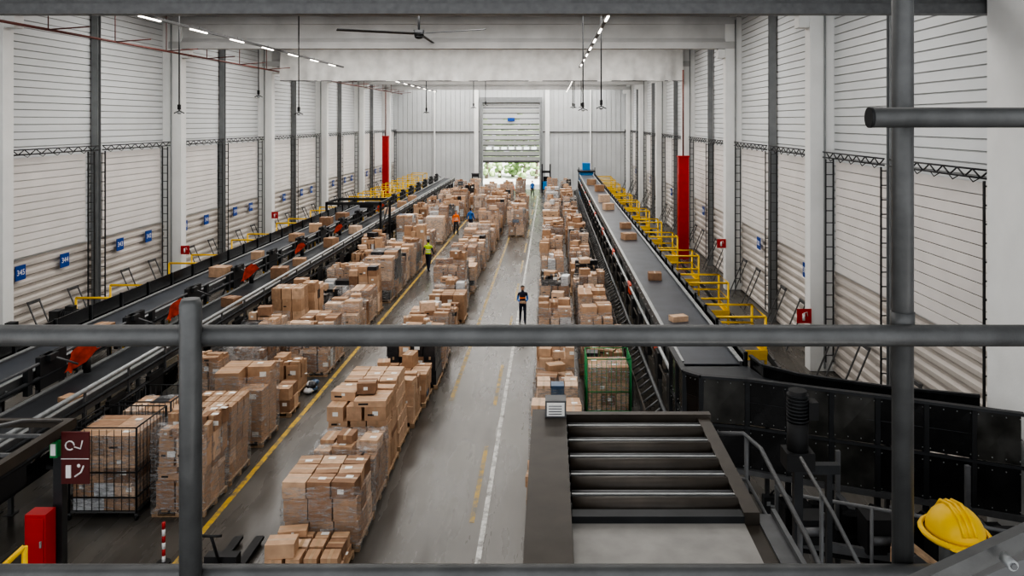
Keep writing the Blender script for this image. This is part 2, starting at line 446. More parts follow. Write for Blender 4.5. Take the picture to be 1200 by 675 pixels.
for (x, y, z0, z1) in ((7.75, 44.6, 0, 5.9), (-17.0, 79, 0, 6.4)):
    b = MB(); b.box(x - .3, x + .3, y, y + .5, z0, z1, 'red'); b.box(x - .34, x + .34, y - .03, y + .53, z1, z1 + .08, 'red')
    b.tube([(x, y + .25, z1), (x, y + .25, 11.0)], .05, 'redpipe'); b.box(x - .25, x + .25, y - .02, y, 1.2, 2.2, 'red'); b.build('sprinkler_riser')
b = MB(); b.box(8.72, 9.0, 13.2, 13.36, 9.75, 10.05, 'hrail'); b.box(8.75, 8.97, 13.18, 13.2, 9.78, 10.02, 'white'); b.tube([(8.85, 13.3, 9.75), (8.85, 13.3, 9.5)], .02, 'gsteel', 6); b.build('junction_box', bevel=.01)
b = MB(); b.box(8.6, 9.0, 13.2, 13.36, 9.25, 9.42, 'white')
for x in (8.68, 8.92): b.tube([(x, 13.25, 9.2), (x, 13.1, 9.15)], [.05, .08], 'hrail', 10)
b.tube([(8.45, 13.3, 9.3), (8.45, 13.3, 12)], .015, 'dsteel', 6); b.tube([(8.45, 13.3, 9.33), (8.6, 13.3, 9.33)], .015, 'dsteel', 6); b.build('emergency_light')

# ------------------------------------------------------------------ cardboard stacks
def carton(b, x0, x1, y0, y1, z0, z1, rot=0, theme=None, plain=False):
    r = R.random()
    if plain: r *= .93
    k = theme if theme and R.random() < .8 else cards[R.randrange(8)]
    if r > .965: k = M['bagw']
    elif r > .937: k = M['bagk']
    elif r > .932: k = M['bagb']
    b.box(x0, x1, y0, y1, z0, z1, k, rot)
    if r > .932: return
    cx, cy = (x0 + x1) / 2, (y0 + y1) / 2; wx, wy = x1 - x0, y1 - y0; e = .0025
    cs, sn = math.cos(rot), math.sin(rot)
    def T(x, y, z): return (cx + x * cs - y * sn, cy + x * sn + y * cs, z)
    tw = .03
    if wx > wy: b.poly([T(-wx / 2, -tw, z1 + e), T(wx / 2, -tw, z1 + e), T(wx / 2, tw, z1 + e), T(-wx / 2, tw, z1 + e)], 'tape')
    else:
        b.poly([T(-tw, -wy / 2, z1 + e), T(tw, -wy / 2, z1 + e), T(tw, wy / 2, z1 + e), T(-tw, wy / 2, z1 + e)], 'tape')
        b.poly([T(-tw, -wy / 2 - e, z1 - .09), T(tw, -wy / 2 - e, z1 - .09), T(tw, -wy / 2 - e, z1), T(-tw, -wy / 2 - e, z1)], 'tape')
    if R.random() < .3:
        lx = R.uniform(-wx * .25, wx * .1); lz = z0 + (z1 - z0) * R.uniform(.25, .6); s = min(.13, (z1 - z0) * .3)
        b.poly([T(lx, -wy / 2 - e, lz), T(lx + s * 1.3, -wy / 2 - e, lz), T(lx + s * 1.3, -wy / 2 - e, lz + s), T(lx, -wy / 2 - e, lz + s)], 'label')
    if R.random() < .2:
        zz = z0 + (z1 - z0) * .35
        b.poly([T(-wx * .35, -wy / 2 - e, zz), T(-wx * .05, -wy / 2 - e, zz), T(-wx * .05, -wy / 2 - e, zz + .04), T(-wx * .35, -wy / 2 - e, zz + .04)], 'black_m')
    if R.random() < .3:
        lx = R.uniform(-wx * .35, wx * .05); ly = R.uniform(-wy * .35, wy * .05)
        b.poly([T(lx, ly, z1 + 2 * e), T(lx + .14, ly, z1 + 2 * e), T(lx + .14, ly + .1, z1 + 2 * e), T(lx, ly + .1, z1 + 2 * e)], 'label')

def pallet(b, x0, x1, y0, y1):
    for i in range(3):
        y = y0 + (y1 - y0 - .1) * i / 2
        b.box(x0, x1, y, y + .1, 0.005, .027, 'wood')
        for j in range(3):
            x = x0 + (x1 - x0 - .12) * j / 2
            b.box(x, x + .12, y, y + .1, .027, .105, 'wood')
    for j in range(6):
        x = x0 + (x1 - x0 - .13) * j / 5; b.box(x, x + .13, y0, y1, .105, .13, 'wood')

def wrap(b, x0, x1, y0, y1, z0, z1, top=False):
    per = []
    n = 6
    for i in range(n): per.append((x0 + (x1 - x0) * i / n, y0))
    for i in range(n): per.append((x1, y0 + (y1 - y0) * i / n))
    for i in range(n): per.append((x1 - (x1 - x0) * i / n, y1))
    for i in range(n): per.append((x0, y1 - (y1 - y0) * i / n))
    L = len(per); nz = 7; base = len(b.v); mi = b.mi('film')
    for k in range(nz + 1):
        z = z0 + (z1 - z0) * k / nz
        for (x, y) in per:
            b.v.append((x + R.uniform(-.014, .014), y + R.uniform(-.014, .014), z + (R.uniform(-.05, .03) if k == nz else 0)))
    for k in range(nz):
        for i in range(L):
            a = base + k * L + i; c = base + k * L + (i + 1) % L
            b.f.append((a, c, c + L, a + L)); b.m.append(mi); b.sm.append(True)
    if top:
        b.f.append(tuple(base + nz * L + i for i in range(L))); b.m.append(mi); b.sm.append(False)

def stack(x0, x1, y0, y1, h, wrapd=False, name='pallet_of_cartons', plain=False):
    b = MB()
    pallet(b, x0, x1, y0, y1)
    z = .132
    m = .03
    theme = cards[R.randrange(8)] if R.random() < .55 else None
    uni = R.random() < .28
    cfg = (R.choice((.24, .32, .42, .5)), R.choice((2, 3, 3, 4)), R.choice((2, 3)))
    if not plain and R.random() < .11: theme = M[R.choice(('bagw', 'bagk', 'bagk'))]
    lean = R.uniform(-.025, .025)
    li = 0
    while z < h - .1:
        if uni: lh, nx, ny = cfg
        else:
            lh = R.choice((.14, .22, .32, .42, .58)); nx = R.choice((2, 3, 3, 4)) if lh < .45 else R.choice((2, 3)); ny = R.choice((2, 3))
        lh = min(lh, max(.16, h - z))
        last = z + lh >= h - .1
        xs = [x0 + m + (x1 - x0 - 2 * m) * i / nx for i in range(nx + 1)]
        ys = [y0 + m + (y1 - y0 - 2 * m) * i / ny for i in range(ny + 1)]
        if not uni:
            for i in range(1, nx): xs[i] += R.uniform(-.1, .1)
            for i in range(1, ny): ys[i] += R.uniform(-.08, .08)
        for i in range(nx):
            for j in range(ny):
                if last and R.random() < (.35 if not uni else .15): continue
                hh = lh * (R.uniform(.5, 1.35) if last and not uni else 1) - .004
                g = .012
                q = R.uniform(0, .045) if not uni else 0
                carton(b, xs[i] + g + q + lean * li, xs[i + 1] - g + lean * li, ys[j] + g + R.uniform(0, .06 if not uni else .01), ys[j + 1] - g, z, z + hh,
                       R.uniform(-.05, .05) * (4 if last else 1) * (.4 if uni else 1), theme, plain)
        z += lh; li += 1
    if not uni and R.random() < .45:
        x = R.uniform(x0 + .1, x1 - .6); y = R.uniform(y0 + .05, y1 - .5)
        carton(b, x, x + R.uniform(.3, .5), y, y + .35, z - .02, z + R.uniform(.12, .3), R.uniform(-.5, .5))
    if wrapd: wrap(b, x0 - .02, x1 + .02, y0 - .02, y1 + .02, .08, z * .97, R.random() < .25)
    return b.build(name)

# centre row
y = 13.1; first = [(.7, 1.0), (1.28, 1.25), (1.33, 1.25), (1.75, 1.25), (1.72, 1.2), (1.25, 1.2), (1.2, 1.2), (1.5, 1.2)]
i = 0
while y < 74:
    if i < len(first): h, dp = first[i]
    else: h, dp = R.choice((R.uniform(.9, 1.3), R.uniform(1.4, 2.0), R.uniform(1.5, 2.2))), R.choice((.9, 1.15, 1.25))
    jx = R.uniform(-.12, .12)
    if i < 8 or R.random() > .05:
        stack(-4.95 + jx, -3.5 + jx + R.uniform(-.15, .08), y, y + dp, h, wrapd=(i > 0 and R.random() < .6), plain=i < 5)
    y += dp + R.uniform(.08, .28); i += 1
def row(x0, x1, ya, yb, hmin, hmax, gap=.08, pw=.5):
    y = ya
    while y < yb:
        dp = R.choice((.85, 1.15, 1.25))
        if R.random() > gap:
            j = R.uniform(-.09, .09)
            stack(x0 + j, x1 + j, y, y + dp, R.uniform(hmin, hmax), wrapd=R.random() < pw)
        y += dp + R.uniform(.08, .4)
stack(-8.05, -6.98, 15.5, 16.6, 1.85, True, plain=True)
stack(-8.1, -7.0, 16.8, 17.9, 1.75, True, plain=True)
stack(-8.3, -7.05, 18.8, 19.9, 1.9, True, plain=True)
stack(-7.9, -7.0, 20.7, 21.5, .8, False)
stack(-8.2, -7.3, 22.3, 23.2, 1.1, False, plain=True)
row(-8.3, -7.05, 24, 78, 1.1, 2.2)
row(-9.6, -8.5, 18.6, 42.5, 1.1, 2.2, gap=.08)
row(-9.5, -8.5, 47.5, 78, 1.1, 2.2, gap=.08)
row(-.45, .78, 13.2, 17.5, 1.3, 1.6)
row(-.45, .70, 20.0, 80, .9, 2.1, gap=.1)
row(.98, 2.05, 21.6, 80, 1.0, 2.1, gap=.1)
for (x, y, h) in ((-2.95, 53, 1.9), (-2.95, 55, 2.1), (-3.0, 57.5, 2.0), (-2.9, 60, 2.2), (-2.9, 63, 1.9), (-6.2, 62, 2.0), (-6.3, 64, 1.8), (-6.2, 66, 2.2), (-6.2, 68.5, 2.0), (-6.2, 71, 2.2), (-5.2, 84.5, 1.4), (-3.9, 84.5, 1.5), (-8.4, 79.5, 2.0), (-9.9, 79.5, 1.9), (-6.9, 79.5, 1.3)):
    stack(x, x + 1.15, y, y + 1.15, h, True)

# loose bags beside the left row
b = MB()
for i in range(6): b.ell((-7.1 + R.uniform(-.08, .08), 22.7 + R.uniform(-.25, .25), .1 + .12 * (i // 3)), (.15, .19, .1), ('bagw', 'bagk', 'bagb')[i % 3], 10, 7, jit=.15)
b.build('polybag_heap')

def roll_cage(x0, x1, y0, y1, h, k, fill=True):
    b = MB()
    for x in (x0, x1):
        for y in (y0, y1):
            b.tube([(x, y, .12), (x, y, h)], .02, k)
            b.tube([(x - .02, y, .055), (x + .02, y, .055)], .055, 'black_m', 12)
            b.box(x - .03, x + .03, y - .02, y + .02, .08, .14, 'gsteel')
    b.box(x0, x1, y0, y1, .14, .17, 'gsteel')
    for z in (.45, .95, h):
        b.tube([(x0, y0, z), (x0, y1, z)], .014, k, 6); b.tube([(x1, y0, z), (x1, y1, z)], .014, k, 6)
        b.tube([(x0, y1, z), (x1, y1, z)], .014, k, 6)
        b.tube([(x0, y0, z), (x1, y0, z)], .014, k, 6)
    n = 9
    for i in range(1, n):
        y = y0 + (y1 - y0) * i / n; x = x0 + (x1 - x0) * i / n
        b.tube([(x0, y, .17), (x0, y, h)], .007, k, 5); b.tube([(x1, y, .17), (x1, y, h)], .007, k, 5)
        b.tube([(x, y1, .17), (x, y1, h)], .007, k, 5)
        b.tube([(x, y0, .17), (x, y0, h * .98)], .007, k, 5)
    z = .175
    while z < h - .4:
        lh = R.choice((.25, .3, .4)); nx = R.choice((2, 3))
        for i in range(nx):
            for j in range(2):
                xa = x0 + .05 + (x1 - x0 - .1) * i / nx; ya = y0 + .05 + (y1 - y0 - .1) * j / 2
                carton(b, xa, xa + (x1 - x0 - .1) / nx - .01, ya, ya + (y1 - y0 - .1) / 2 - .01, z, z + lh - .005)
        z += lh
    wrap(b, x0 + .03, x1 - .03, y0 + .03, y1 - .03, .2, z, True)
    return b.build('roll_cage')
roll_cage(-9.65, -8.3, 15.4, 16.6, 1.85, 'black_m')
roll_cage(-9.6, -8.45, 17.1, 18.2, 1.75, 'dsteel')
roll_cage(.95, 2.1, 20.0, 21.0, 1.8, 'green')

# ------------------------------------------------------------------ conveyors
def conveyor(name, x0, x1, y0, y1, z, belt='belt', out=None, guard=.45, side='gsteel'):
    b = MB()
    b.box(x0 + .06, x1 - .06, y0, y1, z - .03, z, belt)
    b.box(x0 + .06, x1 - .06, y0, y1, z - .28, z - .24, 'dsteel')
    for x in (x0, x1 - .06):
        b.box(x, x + .06, y0, y1, z - .26, z + .05, side)
        b.box(x - .02, x + .08, y0, y1, z + .05, z + .07, 'lsteel')
    y = y0 + .1
    while y < y1:
        for x in (x0 - .02, x1 + .02): b.tube([(x - .015, y, z - .1), (x + .015, y, z - .1)], .035, 'lsteel', 8)
        y += .75
    y = y0 + .6
    while y < y1:
        for x in (x0 + .02, x1 - .1):
            b.box(x, x + .08, y, y + .08, .012, z - .26, 'gsteel'); b.box(x - .06, x + .14, y - .06, y + .14, 0.001, .012, 'gsteel')
        b.box(x0, x1, y, y + .08, z * .45, z * .45 + .08, 'gsteel')
        b.beam((x0 + .06, y + .04, .3), (x0 + .06, y + 2.6, z - .3), .04, .04, 'dsteel')
        y += 3.0
    b.box(x0 + .1, x0 + .3, y0, y1, z - .75, z - .65, 'lsteel')
    b.box(x0 + .5, x0 + .8, y0, y1, z - 1.2, z - 1.0, 'black_m')
    if out is not None:
        b.box(*sorted((out, out + (.03 if out > x0 else -.03))), y0, y1, z - .3, z + guard, 'black')
        yy = y0
        while yy < y1:
            b.box(out - .04, out + .04, yy, yy + .06, z - .3, z + guard + .02, 'dsteel'); yy += 1.5
    b.build(name)
conveyor('belt_conveyor', -12.5, -11.25, 9, 50, 2.5, 'belt', out=-12.58)
conveyor('belt_conveyor', -11.05, -9.95, 9, 80, 2.05, 'belt2')
conveyor('belt_conveyor', 2.95, 4.35, 17.4, 78, 2.5, 'belt', out=4.43, guard=.25)
b = MB()
for x, z, r, k in ((-11.13, 2.72, .035, 'gsteel'), (-9.86, 2.3, .05, 'lsteel'), (-9.86, 2.0, .04, 'dsteel'), (-11.13, 2.4, .05, 'dsteel'), (-9.86, 1.6, .05, 'black_m')):
    b.tube([(x, 9, z), (x, 76, z)], r, k, 8)
y = 9.5; i = 0
while y < 76:
    b.beam((-9.88, y, 2.3), (-9.88, y, 1.5), .04, .05, 'gsteel'); b.box(-11.2, -11.09, y, y + .15, 2.15, 2.72, 'dsteel')
    if i % 2 == 0:
        b.box(-11.2, -11.09, y + .4, y + 1.3, 2.15, 2.85, 'black_m'); b.box(-11.24, -11.0, y + .6, y + .9, 2.72, 2.85, 'dsteel')
        b.tube([(-11.1, y + .75, 2.8), (-10.7, y + 1.1, 2.5)], .025, 'gsteel', 6)
    b.box(-9.91, -9.82, y + .8, y + 1.5, 1.2, 1.75, 'black_m')
    y += 1.7; i += 1
b.build('conveyor_side_rails')
b = MB()
for x, z, r, k in ((2.82, 2.15, .05, 'lsteel'), (2.78, 1.8, .035, 'brown'), (2.62, 1.35, .05, 'gsteel'), (2.3, 1.0, .04, 'brown')):
    b.tube([(x, 17.4, z), (x, 76, z)], r, k, 8)
y = 17.5; i = 0
while y < 76:
    b.tube([(2.3, y, 1.05), (2.62, y, 1.3)], .025, 'gsteel', 6)
    if i % 4 == 0: b.beam((2.3, y, 1.0), (2.3, y, .01), .05, .05, 'gsteel'); b.box(2.72, 2.84, y, y + .5, 1.45, 2.1, 'black_m')
    if i % 14 == 5: b.box(2.78, 2.86, y, y + .7, 1.9, 2.25, 'orange')
    y += .5; i += 1
b.build('roller_lane')
for (x, y, z, w, d, h) in ((3.4, 26.5, 2.5, .45, .4, .25), (3.35, 35.5, 2.5, .6, .5, .3), (3.6, 39.2, 2.5, .5, .4, .3), (3.3, 21, 2.5, .45, .3, .15),
                           (3.3, 52, 2.5, .7, .5, .5), (3.3, 47.5, 2.5, .6, .5, .4), (3.5, 60, 2.5, .7, .5, .5), (3.2, 66, 2.5, .7, .5, .5),
                           (-12, 27, 2.5, .6, .5, .35), (-11.9, 30.5, 2.5, .4, .4, .3), (-11.9, 35, 2.5, .5, .5, .35), (-12, 38, 2.5, .6, .5, .4), (-12.1, 40.2, 2.5, .6, .5, .45), (-11.9, 20, 2.5, .4, .3, .2), (-11.9, 42.6, 2.5, .6, .5, .4),
                           (-10.5, 24.5, 2.05, .5, .4, .3), (-10.6, 29, 2.05, .6, .5, .4), (-10.6, 31.5, 2.05, .5, .4, .3), (-10.6, 36, 2.05, .5, .5, .45), (-10.6, 40.5, 2.05, .5, .5, .4), (-10.6, 49, 2.05, .6, .5, .4), (-10.6, 53, 2.05, .6, .5, .4), (-10.6, 57, 2.05, .6, .5, .4), (-10.4, 16.2, 2.05, .4, .3, .1)):
    b = MB(); a = R.uniform(-.4, .4)
    b.box(x, x + w, y, y + d, z + .003, z + h, cards[R.randrange(8)], a)
    b.box(x + w * .44, x + w * .56, y - .001, y + d + .001, z + h - .001, z + h + .003, 'tape', a)
    b.build('parcel')
# crumpled red sleeves standing over the diverter arms
for y, sc in ((17.4, 1.0), (22, .9), (27.3, .9), (33, .7), (39, .7), (48.5, .8)):
    b = MB(); x = -11.02
    nn = 8
    base = len(b.v)
    for i in range(nn):
        t = i / (nn - 1)
        for j in range(6):
            u = j / 5
            b.v.append((x + .05 + sc * (.34 * t * t + .34 * u * (.4 + t) * .6 + .03 * math.sin(7 * t + 5 * u) + R.uniform(-.02, .02)), y - .05 + sc * (.15 * t + .25 * u) + R.uniform(-.02, .02),
                        2.3 + sc * (.72 * t - .25 * u * t + .05 * math.sin(9 * u + 4 * t))))
    mi = b.mi('orange')
    for i in range(nn - 1):
        for j in range(5):
            a = base + i * 6 + j; b.f.append((a, a + 1, a + 7, a + 6)); b.m.append(mi); b.sm.append(True)
    b.beam((x + .06, y + .32, 2.3), (x + .42, y + .5, 2.8), .05, .05, 'dsteel'); b.tube([(x + .16, y + .6, 2.12), (x + .16, y + .6, 2.5)], .08, 'black_m', 10)
    b.build('diverter_chute')
def drive(x, y, z, s=1.0, name='gear_motor', k='black_m'):
    b = MB()
    b.tube([(x, y, z), (x + .5 * s, y, z)], .16 * s, k, 14)
    for i in range(7): b.tube([(x + .06 * s + i * .055 * s, y, z), (x + .08 * s + i * .055 * s, y, z)], .19 * s, 'dsteel', 14)
    b.box(x - .25 * s, x, y - .16 * s, y + .16 * s, z - .2 * s, z + .16 * s, 'dsteel')
    b.box(x + .15 * s, x + .35 * s, y - .1 * s, y + .1 * s, z + .15 * s, z + .28 * s, k)
    b.box(x - .2 * s, x + .4 * s, y - .12 * s, y + .12 * s, z - .3 * s, z - .18 * s, 'gsteel')
    b.box(x - .05, x + .05, y - .05, y + .05, 0.001, z - .3 * s, 'gsteel')
    return b.build(name)
for (x, y, z) in ((-13.3, 18.6, 2.85), (-13.3, 20.9, 2.7)): drive(x, y, z)
b = MB()
for x in (-12.9, -9.8):
    b.box(x, x + .12, 44, 44.12, .001, 3.3, 'black_m'); b.box(x, x + .12, 46.5, 46.62, .001, 3.3, 'black_m')
    b.beam((x + .06, 44, 3.3), (x + .06, 46.6, 3.3), .12, .12, 'black_m')
b.box(-12.9, -9.68, 44, 44.12, 3.2, 3.35, 'black_m'); b.box(-12.9, -9.68, 46.5, 46.62, 3.2, 3.35, 'black_m')
b.box(-11.0, -10.2, 44.3, 46.2, 3.0, 3.2, 'black_m'); b.beam((-9.74, 44, 1.6), (-9.74, 46.5, 3.2), .07, .07, 'black_m'); b.build('scanner_gantry')

def yplat(x0, x1, y0, y1, zt=1.2, stair=True):
    b = MB(); r = .04
    b.box(x0, x1, y0, y1, zt - .14, zt, 'yellow'); b.box(x0 + .1, x1 - .1, y0 + .08, y1 - .08, zt, zt + .01, 'gsteel')
    for x in (x0 + .04, x1 - .04):
        for y in (y0 + .04, y1 - .04):
            b.tube([(x, y, .001), (x, y, zt + 1.1)], r, 'yellow', 6)
    for z in (.55, 1.1):
        b.tube([(x0 + .04, y0 + .04, zt + z), (x1 - .04, y0 + .04, zt + z), (x1 - .04, y1 - .04, zt + z), (x0 + .04, y1 - .04, zt + z)], r, 'yellow', 6)
    b.box(x0, x1, y0 - .01, y0 + .01, zt, zt + .15, 'yellow'); b.box(x1 - .01, x1 + .01, y0, y1, zt, zt + .15, 'yellow')
    if stair:
        sx = x1 + .02
        for yy in (y0 + .3, y0 + 1.0):
            b.beam((sx, yy, zt), (sx + .9, yy, .02), .04, .1, 'gsteel')
        for i in range(5): b.box(sx + .12 + i * .17, sx + .3 + i * .17, y0 + .3, y0 + 1.0, zt - .25 - i * .22, zt - .22 - i * .22, 'gsteel')
    b.build('yellow_access_platform')
for y in (22.3, 27.0, 32.4, 37.8, 43.2, 48.6, 54, 59, 64, 69, 74, 78):
    yplat(4.75, 6.3, y, y + 1.6)
for y in (18.5, 24.5, 30.5, 36.5, 42.5, 48.5): 
    yplat(-15.2, -13.6, y, y + 2, 1.25, False)
for y in (54, 58, 62, 66, 71, 76): yplat(-14.2, -12.6, y, y + 2.6, 1.6, False)

# right turn of the sorter with black guards
b = MB()
zt, zb = 2.9, 1.15
path = [(2.7, 17.2), (2.72, 15.6), (3.0, 15.3), (3.87, 15.1), (5.3, 14.5), (6.8, 13.9), (8.2, 13.3)]
for i, (p, q) in enumerate(zip(path, path[1:])):
    A = Vector((p[0], p[1], 0)); B = Vector((q[0], q[1], 0)); n = 1 if (B - A).length < 1 else 2
    for j in range(n):
        a = A.lerp(B, j / n); c = A.lerp(B, (j + 1) / n); g = (c - a).normalized() * .04
        for si, (z0, z1) in enumerate(((zb, zb + .80), (zb + .88, zt))):
            k = 'smoke' if (si == 1 and (i + j) % 2 == 0) or (si == 0 and (i + j) % 3 == 1) else 'black'
            tz = .03 * (1 if (i + j) % 2 else -1)
            b.poly([(a.x + g.x, a.y + g.y + tz, z0), (c.x - g.x, c.y - g.y, z0), (c.x - g.x, c.y - g.y, z1), (a.x + g.x, a.y + g.y, z1)], k)
            for t in (.08, .36, .64, .92):
                for zz in (z0 + .07, z1 - .07):
                    w = a.lerp(c, t); b.ell((w.x, w.y - .02, zz), (.013, .013, .013), 'lsteel', 6, 4)
        b.box(a.x - .045, a.x + .045, a.y - .03, a.y + .05, .001, zt, 'dsteel')
    b.beam((p[0], p[1], zt + .02), (q[0], q[1], zt + .02), .12, .05, 'dsteel')
    b.beam((p[0], p[1] - .02, zb + .84), (q[0], q[1] - .02, zb + .84), .05, .05, 'dsteel')
    b.beam((p[0], p[1] - .02, zb - .03), (q[0], q[1] - .02, zb - .03), .10, .10, 'gsteel')
back = [(4.5, 17.3), (4.6, 16.6), (5.2, 16.0), (6.6, 15.3), (8.25, 14.75)]
for p, q in zip(back, back[1:]):
    b.poly([(p[0], p[1], 2.3), (q[0], q[1], 2.3), (q[0], q[1], 2.72), (p[0], p[1], 2.72)], 'black')
    b.beam((p[0], p[1], 2.72), (q[0], q[1], 2.72), .08, .05, 'dsteel')
b.poly([(2.72, 17.3, 2.48), (4.45, 17.3, 2.48), (4.6, 16.6, 2.47), (5.2, 16.0, 2.47), (6.6, 15.3, 2.46), (8.25, 14.75, 2.46), (8.2, 13.3, 2.46), (5.3, 14.5, 2.46), (3.87, 15.1, 2.47), (3.0, 15.3, 2.48), (2.72, 15.6, 2.48)], 'belt2')
for (x, y) in ((4.6, 16.4), (6.6, 15.1), (8.0, 14.6)): b.box(x, x + .08, y, y + .08, .001, 2.3, 'gsteel')
b.build('sorter_curve')
b = MB()
for i in range(5):
    x = 3.9 + i * .95; y = 13.3 - i * .28
    b.box(x, x + .07, y, y + .07, .001, 2.4 if i % 2 else 1.8, 'gsteel')
    b.box(x + .7, x + .77, y - .5, y - .43, .001, 1.7, 'hrail')
    b.beam((x, y, 1.7), (x + .75, y - .45, 1.0), .06, .06, 'hrail')
    b.box(x + .15, x + .6, y - .9, y - .5, 1.15, 1.55 + .15 * (i % 2), 'black_m'); b.tube([(x + .2, y - .95, 1.4), (x + .5, y - .95, 1.4)], .07, 'gsteel', 10)
    b.box(x + .05, x + .5, y - .4, y, 1.2, 1.5, 'black')
b.beam((3.9, 13.1, 1.0), (8.1, 11.8, 1.0), .9, .12, 'black'); b.beam((3.9, 12.6, 1.12), (8.1, 11.3, 1.12), .08, .14, 'gsteel')
b.beam((3.9, 13.6, 1.12), (8.1, 12.3, 1.12), .08, .14, 'gsteel'); b.tube([(3.8, 12.4, .7), (8.1, 11.1, .7)], .05, 'hrail')
b.tube([(3.8, 12.4, .35), (8.1, 11.1, .35)], .05, 'brown')
b.tube([(4.0, 12.3, 2.0), (8.1, 10.9, 1.9)], .03, 'hrail'); b.tube([(5.0, 11.95, 2.0), (5.0, 11.95, .01)], .03, 'hrail'); b.tube([(7.0, 11.3, 1.95), (7.0, 11.3, .01)], .03, 'hrail')
b.build('lower_transfer_conveyor')
b = MB()
for i in range(6):
    x = 3.2 + i * .8; y = 14.75 - (x - 3.2) * .32
    b.box(x, x + .3, y - .12, y + .05, .35, .95, 'dsteel' if i % 2 else 'black_m'); b.box(x + .05, x + .12, y - .13, y - .12, .8, .88, 'yellow' if i % 3 == 0 else 'lsteel')
    b.tube([(x + .15, y, .95), (x + .2, y - .05, 1.05), (x + .6, y - .3, 1.0)], .02, 'black_m', 6); b.box(x + .1, x + .15, y, y + .04, .001, .35, 'dsteel')
b.build('control_boxes')
b = MB(); b.box(5.1, 5.75, 11.35, 11.5, 1.62, 1.66, 'wood', rot=-.6, ry=.5); b.box(5.2, 5.5, 11.6, 11.8, 1.3, 1.5, cards[1], rot=-.5); b.box(5.3, 5.4, 11.65, 11.75, .001, 1.3, 'dsteel'); b.build('wooden_board')
drive(6.2, 10.8, 1.5, 1.3); drive(7.2, 10.6, 1.9, 1.2); drive(4.4, 11.0, .8, 1.2); drive(5.2, 10.2, 1.2, 1.2)
b = MB(); x, y = 3.54, 11
b.box(x - .06, x + .06, y - .06, y + .06, .001, 3.1, 'dsteel'); b.box(x + .42, x + .5, y, y + .08, .001, 3.0, 'dsteel')
b.tube([(x, y, 3.2), (x, y, 3.7)], .15, 'black_m', 14)
for i in range(8): b.tube([(x, y, 3.72 + i * .05), (x, y, 3.745 + i * .05)], .155, 'dsteel', 14)
b.tube([(x, y, 3.7), (x, y, 4.15)], .13, 'black_m', 14); b.box(x - .2, x + .2, y - .16, y + .16, 3.05, 3.3, 'black_m')
b.box(x - .05, x + .6, y - .03, y + .1, 2.95, 3.08, 'dsteel'); b.box(x + .13, x + .27, y - .1, y + .1, 3.75, 4.0, 'black_m')
b.beam((x, y, 1.6), (x + .48, y, 1.6), .06, .06, 'dsteel'); b.build('vertical_gear_motor')

# near roller deck
b = MB(); z = 4.5
y = 6.98
i = 0
while y < 8.85:
    b.tube([(.2, y, z), (1.7, y, z)], .05 if i % 2 else .085, 'hrail' if i % 2 else 'brown', 14)
    b.tube([(.18, y, z), (.2, y, z)], .03, 'lsteel', 8)
    y += .2; i += 1
for yy in (7.08, 7.48, 7.88, 8.28, 8.68): b.box(.2, 1.7, yy, yy + .03, z + .0, z + .06, 'lsteel')
b.box(.17, 1.7, 6.75, 8.95, z - .3, z - .22, 'black_m')
b.box(1.7, 1.84, 6.75, 8.95, z - .35, z + .06, 'brown'); b.box(1.70, 1.84, 5.0, 6.75, z - .35, z - .05, 'brown'); b.box(.17, 1.86, 8.9, 9.0, z - .35, z + .1, 'brown')
b.box(-.2, .17, 4.6, 8.95, z - 1.5, z + .12, 'brown')
b.box(-.21, .18, 4.6, 8.96, z + .12, z + .14, 'brown')
b.box(.19, 1.7, 5.0, 6.72, z - .08, z - .02, 'sheet'); b.box(.19, 1.7, 6.72, 6.85, z - .1, z + .04, 'dsteel')
b.box(1.84, 1.98, 5.0, 6.9, z - .1, z - .03, 'gsteel'); b.box(1.98, 2.02, 5.0, 6.9, z - .12, z + .02, 'gsteel')
for (x, y) in ((-.05, 8.7), (1.72, 8.7), (-.05, 5.2), (1.72, 5.2)): b.box(x, x + .1, y, y + .1, .001, z - .35, 'brown')
for zz in (1.5, 3.0): b.beam((0, 8.75, zz), (1.8, 8.75, zz), .06, .08, 'brown')
b.build('roller_conveyor_end')
b = MB(); b.box(-.06, .18, 8.7, 8.9, z + .14, z + .33, 'gsteel'); b.box(-.04, .16, 8.69, 8.7, z + .16, z + .31, 'label')
for i in range(4): b.box(-.02, .13, 8.685, 8.69, z + .18 + i * .03, z + .19 + i * .03, 'gsteel')
b.build('control_panel', bevel=.01)
b = MB()
b.tube([(1.88, 8.8, 4.42), (2.2, 8.75, 4.44), (2.3, 8.4, 4.42), (2.35, 7.0, 4.18), (2.35, 6.2, 4.0)], .025, 'hrail', 10)
b.tube([(1.95, 8.7, 4.0), (2.2, 8.6, 3.98), (2.33, 7.2, 3.75), (2.33, 6.2, 3.6)], .022, 'hrail', 10)
b.tube([(2.22, 8.7, 4.43), (2.22, 8.7, .01)], .025, 'hrail', 8); b.tube([(2.34, 7.2, 4.22), (2.34, 7.2, .01)], .025, 'hrail', 8)
b.tube([(2.9, 8.9, 4.1), (2.95, 8.0, 3.9), (2.95, 6.6, 3.6)], .022, 'hrail', 8); b.tube([(2.93, 8.3, 3.98), (2.93, 8.3, .01)], .025, 'hrail', 8)
b.build('conveyor_handrail')

